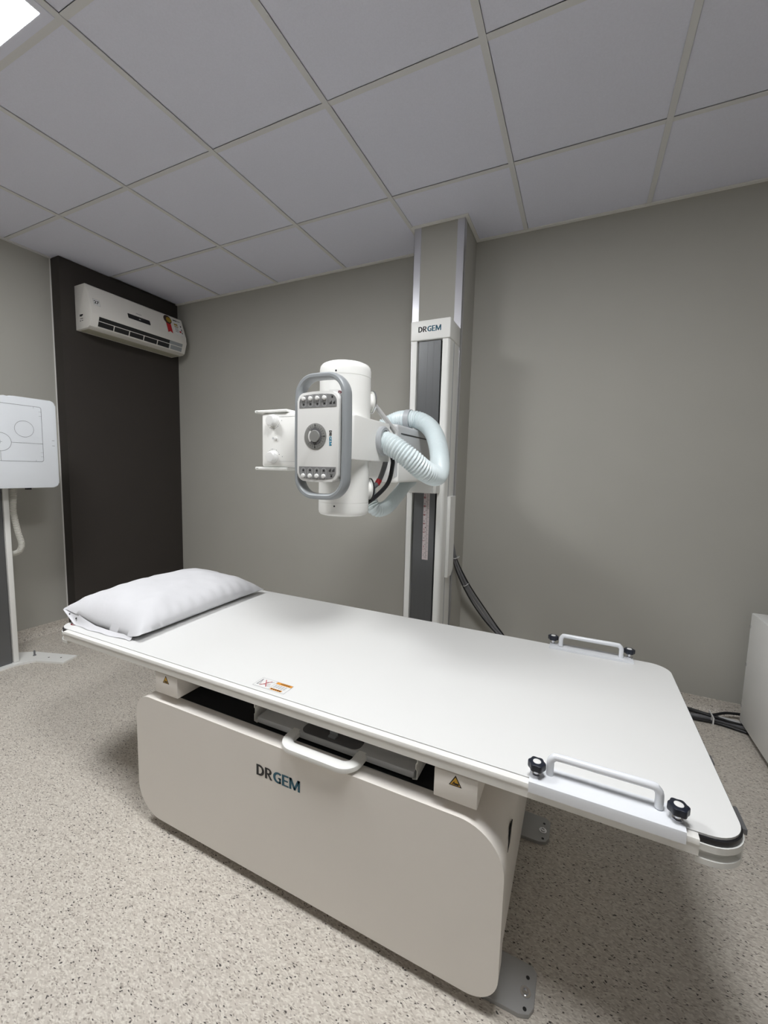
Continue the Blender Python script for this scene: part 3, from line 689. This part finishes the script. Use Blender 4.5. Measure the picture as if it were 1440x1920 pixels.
# hoses
hs = obj('corrugated_hose', corrugated(B(), [(1.895, -1.300, 1.387), (1.925, -1.300, 1.380), (1.968, -1.302, 1.357), (2.016, -1.284, 1.320), (2.055, -1.235, 1.278), (2.072, -1.140, 1.262), (2.050, -1.037, 1.310), (2.009, -.946, 1.394), (1.954, -.880, 1.470), (1.884, -.850, 1.516), (1.815, -.855, 1.526), (1.744, -.834, 1.519), (1.680, -.850, 1.480), (1.660, -.90, 1.40), (1.665, -.95, 1.30)], .0395, .0112, .07, 24), HOSE, th, label='thick pale corrugated hose looping beside the arm')
obj('hose_collar', lathe(B(), [(.040, -.004), (.0555, -.004), (.0555, .010), (.050, .016), (.040, .016)], 36, along((1.903, -1.300, 1.387), (1, 0, 0))), mat('collar_grey', (.42, .44, .46), .4), hs, label='grey collar where the hose leaves the tube head')
dC = Vector((1.744-1.884, .01, .004)).normalized()
obj('hose_clamp', lathe(B(), [(.0415, -.013), (.046, -.013), (.046, .013), (.0415, .013)], 32, along((1.828, -.854, 1.524), dC)), MATS['collar_grey'], hs, label='grey clamp band on the hose')
obj('corrugated_hose', corrugated(B(), [(1.672, -.90, 1.36), (1.678, -.955, 1.254), (1.695, -1.000, 1.160), (1.728, -1.000, 1.096), (1.755, -.933, 1.098), (1.757, -.816, 1.145), (1.735, -.640, 1.205), (1.735, -.565, 1.225)], .032, .0105, .085, 22), HOSE, th, label='thinner corrugated hose hanging in a loop under the arm')

# ================================================================== CABLES
cb = thing('cable_bundle', 'bundle of grey and black cables sagging from the column behind the table', 'cable', (2.10, -.15, 0))
for k, (m, r, o) in enumerate(((BLACK, .0045, (.010, .0, .012)), (GCABLE, .0085, (.002, .01, -.002)), (GCABLE, .0075, (-.012, -.01, -.012)), (BLACK, .0045, (-.022, 0, -.018)))):
    o = Vector(o); s = (0, .4, 1, 1.5)[k]
    P_ = [(1.895, -.262, .87), (1.905+.2*o.x, -.240, .800), (1.925+o.x*.7, -.215, .700+o.z*.6), (1.99+o.x, -.16, .545+o.z), (2.085+o.x-.006*s, -.115, .395+o.z), (2.185+o.x, -.11, .275+o.z*.6), (2.32, -.11+o.y, .15+o.z*.3), (2.50, -.105+o.y, .04), (2.75, -.09+o.y*1.2, .012+.003*k)]
    obj('cable', cable(B(), P_, r), m, cb)
for p, d in (((1.921, -.225, .745), (.35, .2, -1)), ((1.975, -.165, .565), (.6, .3, -1))):
    obj('cable_tie', lathe(B(), [(.0185, -.002), (.0205, -.002), (.0205, .002), (.0185, .002)], 20, along(p, d)), PAPER, cb)
fb = thing('floor_cables', 'black and grey cables lying on the floor along the back wall', 'cable', (3.25, -.12, 0))
for k, (m, r, pts) in enumerate(((GCABLE, .012, [(2.80, -.13, .0125), (3.05, -.125, .0125), (3.22, -.115, .0125), (3.32, -.105, .0125), (3.50, -.14, .0125)]),
        (CABLE, .011, [(2.80, -.10, .0115), (3.05, -.095, .0115), (3.22, -.088, .0115), (3.33, -.080, .0125), (3.50, -.10, .0125)]),
        (BLACK, .008, [(2.80, -.15, .0085), (3.05, -.155, .0085), (3.25, -.140, .0085), (3.34, -.140, .0085), (3.50, -.19, .0085)]),
        (BLACK, .007, [(2.80, -.075, .03), (3.05, -.07, .03), (3.22, -.085, .030), (3.30, -.10, .030), (3.38, -.06, .04), (3.50, -.05, .05)]),
        (BLACK, .006, [(2.80, -.12, .031), (3.05, -.11, .031), (3.22, -.10, .030), (3.31, -.115, .030), (3.40, -.125, .025), (3.50, -.13, .03)]))):
    obj('cable', cable(B(), pts, r), m, fb)
obj('cable_tie', box(B(), 3.298, 3.303, -.155, -.066, .001, .041, .001), PAPER, fb, smooth=0)

# ================================================================== WALL BUCKY STAND
ws = thing('wall_bucky_stand', 'white upright x-ray detector stand by the left wall', 'detector stand', (-.62, -1.54, 0))
SX, SY = -.55, -1.54
obj('column_core', box(B(), -.74, SX-.02, SY-.095, SY+.093, .012, 1.6), BLACK, ws, smooth=0)
for y0, y1 in ((SY+.072, SY+.100), (SY-.100, SY-.072)): obj('column_stile', box(B(), -.74, SX, y0, y1, .012, 1.6, .003), WHITE, ws)
obj('front_panel', box(B(), SX-.0205, SX-.008, SY-.066, SY+.066, .012, 1.59), SLATE, ws, label='slate grey inset panel of the stand')
poly = [(-.75, -1.36), (-.60, -1.372), (-.345, -1.222), (-.310, -1.318), (-.475, -1.385), (-.515, -1.47), (-.515, -1.70), (-.75, -1.74)]
poly = [(-.745, -1.40), (-.62, -1.315), (-.335, -1.222), (-.302, -1.322), (-.475, -1.388), (-.518, -1.47), (-.518, -1.70), (-.745, -1.74)]
bp_ = obj('base_plate', prism(B(), poly, 'z', .0005, .0115, .001, 1, 'hi'), WHITE, ws, label='white floor plate of the stand')
obj('bolt', lathe(B(), [(.009, .0115), (.009, .015), (.005, .016), (.005, .045), (0, .046)], 14, Matrix.Translation((-.565, -1.352, 0))), GCABLE, bp_)
for x, y in ((-.455, -1.325), (-.385, -1.29)): obj('hole', lathe(B(), [(0, .0122), (.005, .012), (.005, .011)], 12, Matrix.Translation((x, y, 0))), BLACK, bp_, 0)
# detector panel, facing the table
DX, DY0, DY1, DZ0, DZ1 = -.40, -1.812, -1.240, 1.118, 1.652
pp = rrect(DY0, DY1, DZ0, DZ1, .028, 8)
pp = [(y, z) if not (z > 1.645) else (y, z) for y, z in pp]
# shallow chin-rest dip in the top edge
top = [(y, z) for y, z in pp]
dip = []
for i, p in enumerate(top):
    dip.append(p); q = top[(i+1) % len(top)]
    if abs(p[1]-DZ1) < 1e-6 and abs(q[1]-DZ1) < 1e-6 and abs(p[0]-q[0]) > .1:
        for y, z in ((-1.455, DZ1), (-1.468, DZ1-.001), (-1.482, DZ1-.006), (-1.496, DZ1-.009), (-1.526, DZ1-.010), (-1.556, DZ1-.009), (-1.570, DZ1-.006), (-1.584, DZ1-.001), (-1.597, DZ1)): dip.append((y, z))
det = obj('detector_panel', prism(B(), dip, 'x', -.462, DX, .006, 3, 'hi'), mat('cool_white_plastic', (.76, .79, .83), .4, var=.01), ws, label='white detector panel with black alignment lines')
obj('panel_back', box(B(), -.515, -.4625, DY0+.06, DY1-.06, DZ0+.02, DZ1-.03, .004), LGREY, ws)
obj('carriage', box(B(), -.5495, -.5155, SY-.07, SY+.07, 1.25, 1.50), LGREY, ws)
O, U, V, N = (DX, 0, 0), (0, 1, 0), (0, 0, 1), (1, 0, 0)
cy, cz = -1.526, 1.385; y0, y1, z0, z1 = -1.735, -1.317, 1.222, 1.601
def ringp(cx, cz, r, wd, n=40): return [[(cx+a*math.cos(2*PI*k/n), cz+a*math.sin(2*PI*k/n)) if False else (cx+rr_*math.cos(2*PI*kk/n), cz+rr_*math.sin(2*PI*kk/n)) for rr_, kk in ((r-wd/2, k), (r+wd/2, k), (r+wd/2, k+1), (r-wd/2, k+1))] for k in range(n) for a in (0,)]
z0, z1 = 1.2745, 1.6055
z0 = 1.276
lw = .0016
o_ = rrect(y0, y1, z0, z1, .012, 4); i_ = rrect(y0+lw, y1-lw, z0+lw, z1-lw, .011, 4)
fr_ = [[o_[k], o_[(k+1) % len(o_)], i_[(k+1) % len(o_)], i_[k]] for k in range(len(o_))]
ln = fr_+ringp(cy, cz, .052, .0016)+ringp(cy+.118, cz+.082, .047, .0013)+ringp(cy-.118, cz+.082, .047, .0013)
ln += [rectp(cy+.052, y1, cz-.0006, cz+.0006), rectp(y0, cy-.052, cz-.0006, cz+.0006), rectp(cy-.0006, cy+.0006, z0, cz-.052), rectp(cy-.01, cy+.01, cz-.0008, cz+.0008), rectp(cy-.0008, cy+.0008, cz-.01, cz+.01)]
for dz_ in (.030, .055): ln += [rectp(y1-.014, y1, z0+dz_, z0+dz_+.0008), rectp(y1-.014, y1, z1-dz_, z1-dz_+.0008)]
ln += [rectp(y1-.04, y1-.0392, z0, z0+.012), rectp(y1-.04, y1-.0392, z1-.012, z1), rectp(-1.268, -1.254, 1.408, 1.4095), rectp(-1.268, -1.254, 1.376, 1.3775)]
obj('alignment_lines', film(ln, O, U, V, N, .0006), mat('charcoal_ink', (.05, .05, .055), .5), det, 0)
obj('latch', box(B(), -.45, -.43, -1.40, -1.375, DZ0-.012, DZ0-.0005), BLACK, det)
obj('corrugated_hose', corrugated(B(), [(-.55, -1.417, 1.14), (-.545, -1.420, 1.05), (-.545, -1.424, .964), (-.540, -1.410, .840), (-.540, -1.395, .765), (-.560, -1.400, .715), (-.610, -1.415, .695), (-.68, -1.425, .69)], .0155, .0085, .10, 14), HOSEW, ws, label='cream corrugated hose hanging under the detector panel')

# ================================================================== AIR CONDITIONER
ac = thing('air_conditioner', 'white wall-mounted air conditioner on the dark wall piece', 'air conditioner', (XD, -.465, 2.25))
AY0, AY1 = -.862, -.068
A_ = [(XD+.001, 2.558), (-.712, 2.560), (-.700, 2.552), (-.645, 2.392), (-.6385, 2.352), (-.6400, 2.340), (-.667, 2.262), (-.690, 2.250), (XD+.001, 2.246)]
acb = obj('body', prism(B(), [(x, z) for x, z in A_], 'y', AY0, AY1, .004, 2), ACW, ac, label='white plastic body')
# louvre opening along the slanted lower front
F0 = Vector((-.6455, 0, 2.385)); F1 = Vector((-.640, 0, 2.352)); 
def onfront(y, s):      # s metres down the front from its top edge
    a = Vector((-.700, y, 2.552)); d = Vector((.055, 0, -.160)).normalized(); return a+d*s
FU = Vector((0, 1, 0)); FV = Vector((-.055, 0, .160)).normalized(); FN = Vector((.160, 0, .055)).normalized(); FO = Vector((-.700, 0, 2.552))
def low(t, d=0.):        # point on the slanted lower front, t 0..1 downwards, d proud of it
    return (-.6400-.027*t+d*.945, 2.340-.078*t-d*.327)
lou = [low(.03, .0008), low(.88, .0008), low(.88, -.002), low(.03, -.002)]
obj('louvre_opening', prism(B(), lou, 'y', AY0+.055, AY1-.165, 0), BLACK, ac, smooth=0, label='black air outlet')
obj('louvre_end', prism(B(), lou, 'y', AY1-.1645, AY1-.040, 0), MGREY, ac, smooth=0)
for t in (.0, .40, .90):
    obj('louvre_slat', prism(B(), [low(t, -.001), low(t, .0045), low(t+.055, .0045), low(t+.055, -.001)], 'y', AY0+.050, AY1-.036), ACW, ac)
for k in range(5):
    y = AY0+.055+.118*(k+.95)
    obj('louvre_vane', prism(B(), [low(.42, .003), low(.9, .003), low(.9, .0005), low(.42, .0005)], 'y', y-.0028, y+.0028), ACW, ac)
obj('bottom_panel', box(B(), XD+.02, -.715, AY0+.02, AY1-.02, 2.2445, 2.250), BEIGE, ac)
obj('display', film([rrect(-.585, -.400, -.158, -.118, .006, 4)], FO, FU, FV, FN, .0008), BLACK, acb, 0, label='black display strip')
obj('display_mark', film([rectp(-.494, -.490, -.142, -.134), rectp(-.486, -.482, -.142, -.134)], FO, FU, FV, FN, .0012), PAPER, acb, 0)
obj('brand_mark', film([rectp(-.508+.0075*k, -.503+.0075*k, -.098, -.092) for k in range(6)], FO, FU, FV, FN, .0008), INKG, acb, 0)
s27 = obj('number_sticker', film([rectp(-.835, -.790, -.148, -.100)], FO, FU, FV, FN, .0008), PAPER, ac, 0, label='small white sticker reading 27')
obj('sticker_border', film([rectp(-.835, -.790, -.148, -.1465), rectp(-.835, -.790, -.1015, -.100), rectp(-.835, -.8335, -.148, -.1), rectp(-.7915, -.790, -.148, -.1)], FO, FU, FV, FN, .001), INKG, s27, 0)
word(s27, 'lettering', FO+FU*-.830+FV*-.137, FU, FV, FN, .035, .026, [('27', INKB)], .0014, .03)
en = obj('energy_label', film([rectp(-.170, -.085, -.155, -.014)], FO, FU, FV, FN, .0007), PAPER, ac, 0, label='energy label with yellow and black bars')
obj('label_bars', film([rectp(-.165, -.125, -.030, -.021), rectp(-.122, -.095, -.028, -.023), rectp(-.102, -.093, -.075, -.058), rectp(-.100, -.092, -.135, -.120), rectp(-.101, -.093, -.11, -.09)]+[rectp(-.163, -.130, -.090-.010*k, -.087-.010*k) for k in range(5)], FO, FU, FV, FN, .0011), INKB, en, 0)
obj('label_bars', film([rectp(-.163, -.128, -.070, -.056), rectp(-.163, -.124, -.083, -.076)], FO, FU, FV, FN, .0013), GOLD, en, 0)
obj('label_bars', film([rectp(-.122, -.104, -.128, -.112)], FO, FU, FV, FN, .0013), RED, en, 0)
rs = obj('rosette_ribbon', film([[(-.240, -.050), (-.195, -.050), (-.195, -.160), (-.2175, -.145), (-.240, -.160)]], FO, FU, FV, FN, .0010), RED, ac, 0, label='red ribbon sticker with a gold rosette')
obj('rosette', film([circ(-.218, -.040, .038, 24)], FO, FU, FV, FN, .0014), mat('black_gold_print', (.03, .012, .008), .5), rs, 0)
obj('rosette_center', film([circ(-.208, -.040, .024, 20)], FO, FU, FV, FN, .0018), GOLD, rs, 0)
O, U, V, N = (XD, AY0, 2.25), (1, 0, 0), (0, 0, 1), (0, -1, 0)
obj('side_print', film([rectp(.055, .085, .085, .100), rectp(.060, .095, .068, .072), rectp(.055, .070, .052, .057), rectp(.078, .095, .054, .058), rectp(.085, .095, .090, .100)], O, U, V, N, .0006), INKB, acb, 0)

# ================================================================== GENERATOR CABINET
gcab = thing('generator_cabinet', 'low white metal cabinet on the floor at the right edge', 'cabinet', (3.70, -.36, 0))
GX0, GX1, GY0, GY1 = 3.425, 3.98, -.640, -.095
obj('plinth', box(B(), GX0+.02, GX1-.02, GY0+.02, GY1-.02, .0005, .032), BLACK, gcab)
gb = obj('body', box(B(), GX0+.001, GX1, GY0, GY1, .032, .600, .003), LGREY, gcab)
sp = obj('side_panel', box(B(), GX0-.004, GX0+.0008, GY0+.004, GY1-.001, .034, .606, .0015), mat('cabinet_grey_white', (.90, .90, .89), .45), gcab, label='pale side panel of the cabinet')
obj('top_edge', box(B(), GX0+.001, GX0+.060, GY0, GY1, .6003, .607, .001), MATS['cabinet_grey_white'], gcab)
obj('top_grille', box(B(), GX0+.062, GX1-.02, GY0+.02, GY1-.02, .6003, .606), BLACK, gcab)
for z in (.11, .33, .53): obj('hinge', box(B(), GX0-.008, GX0-.004, GY1-.012, GY1-.002, z, z+.014), CHROME, gcab)
obj('foot', box(B(), GX0-.012, GX0+.03, GY0-.02, GY0-.0015, .0005, .10, .002), LGREY, gcab)
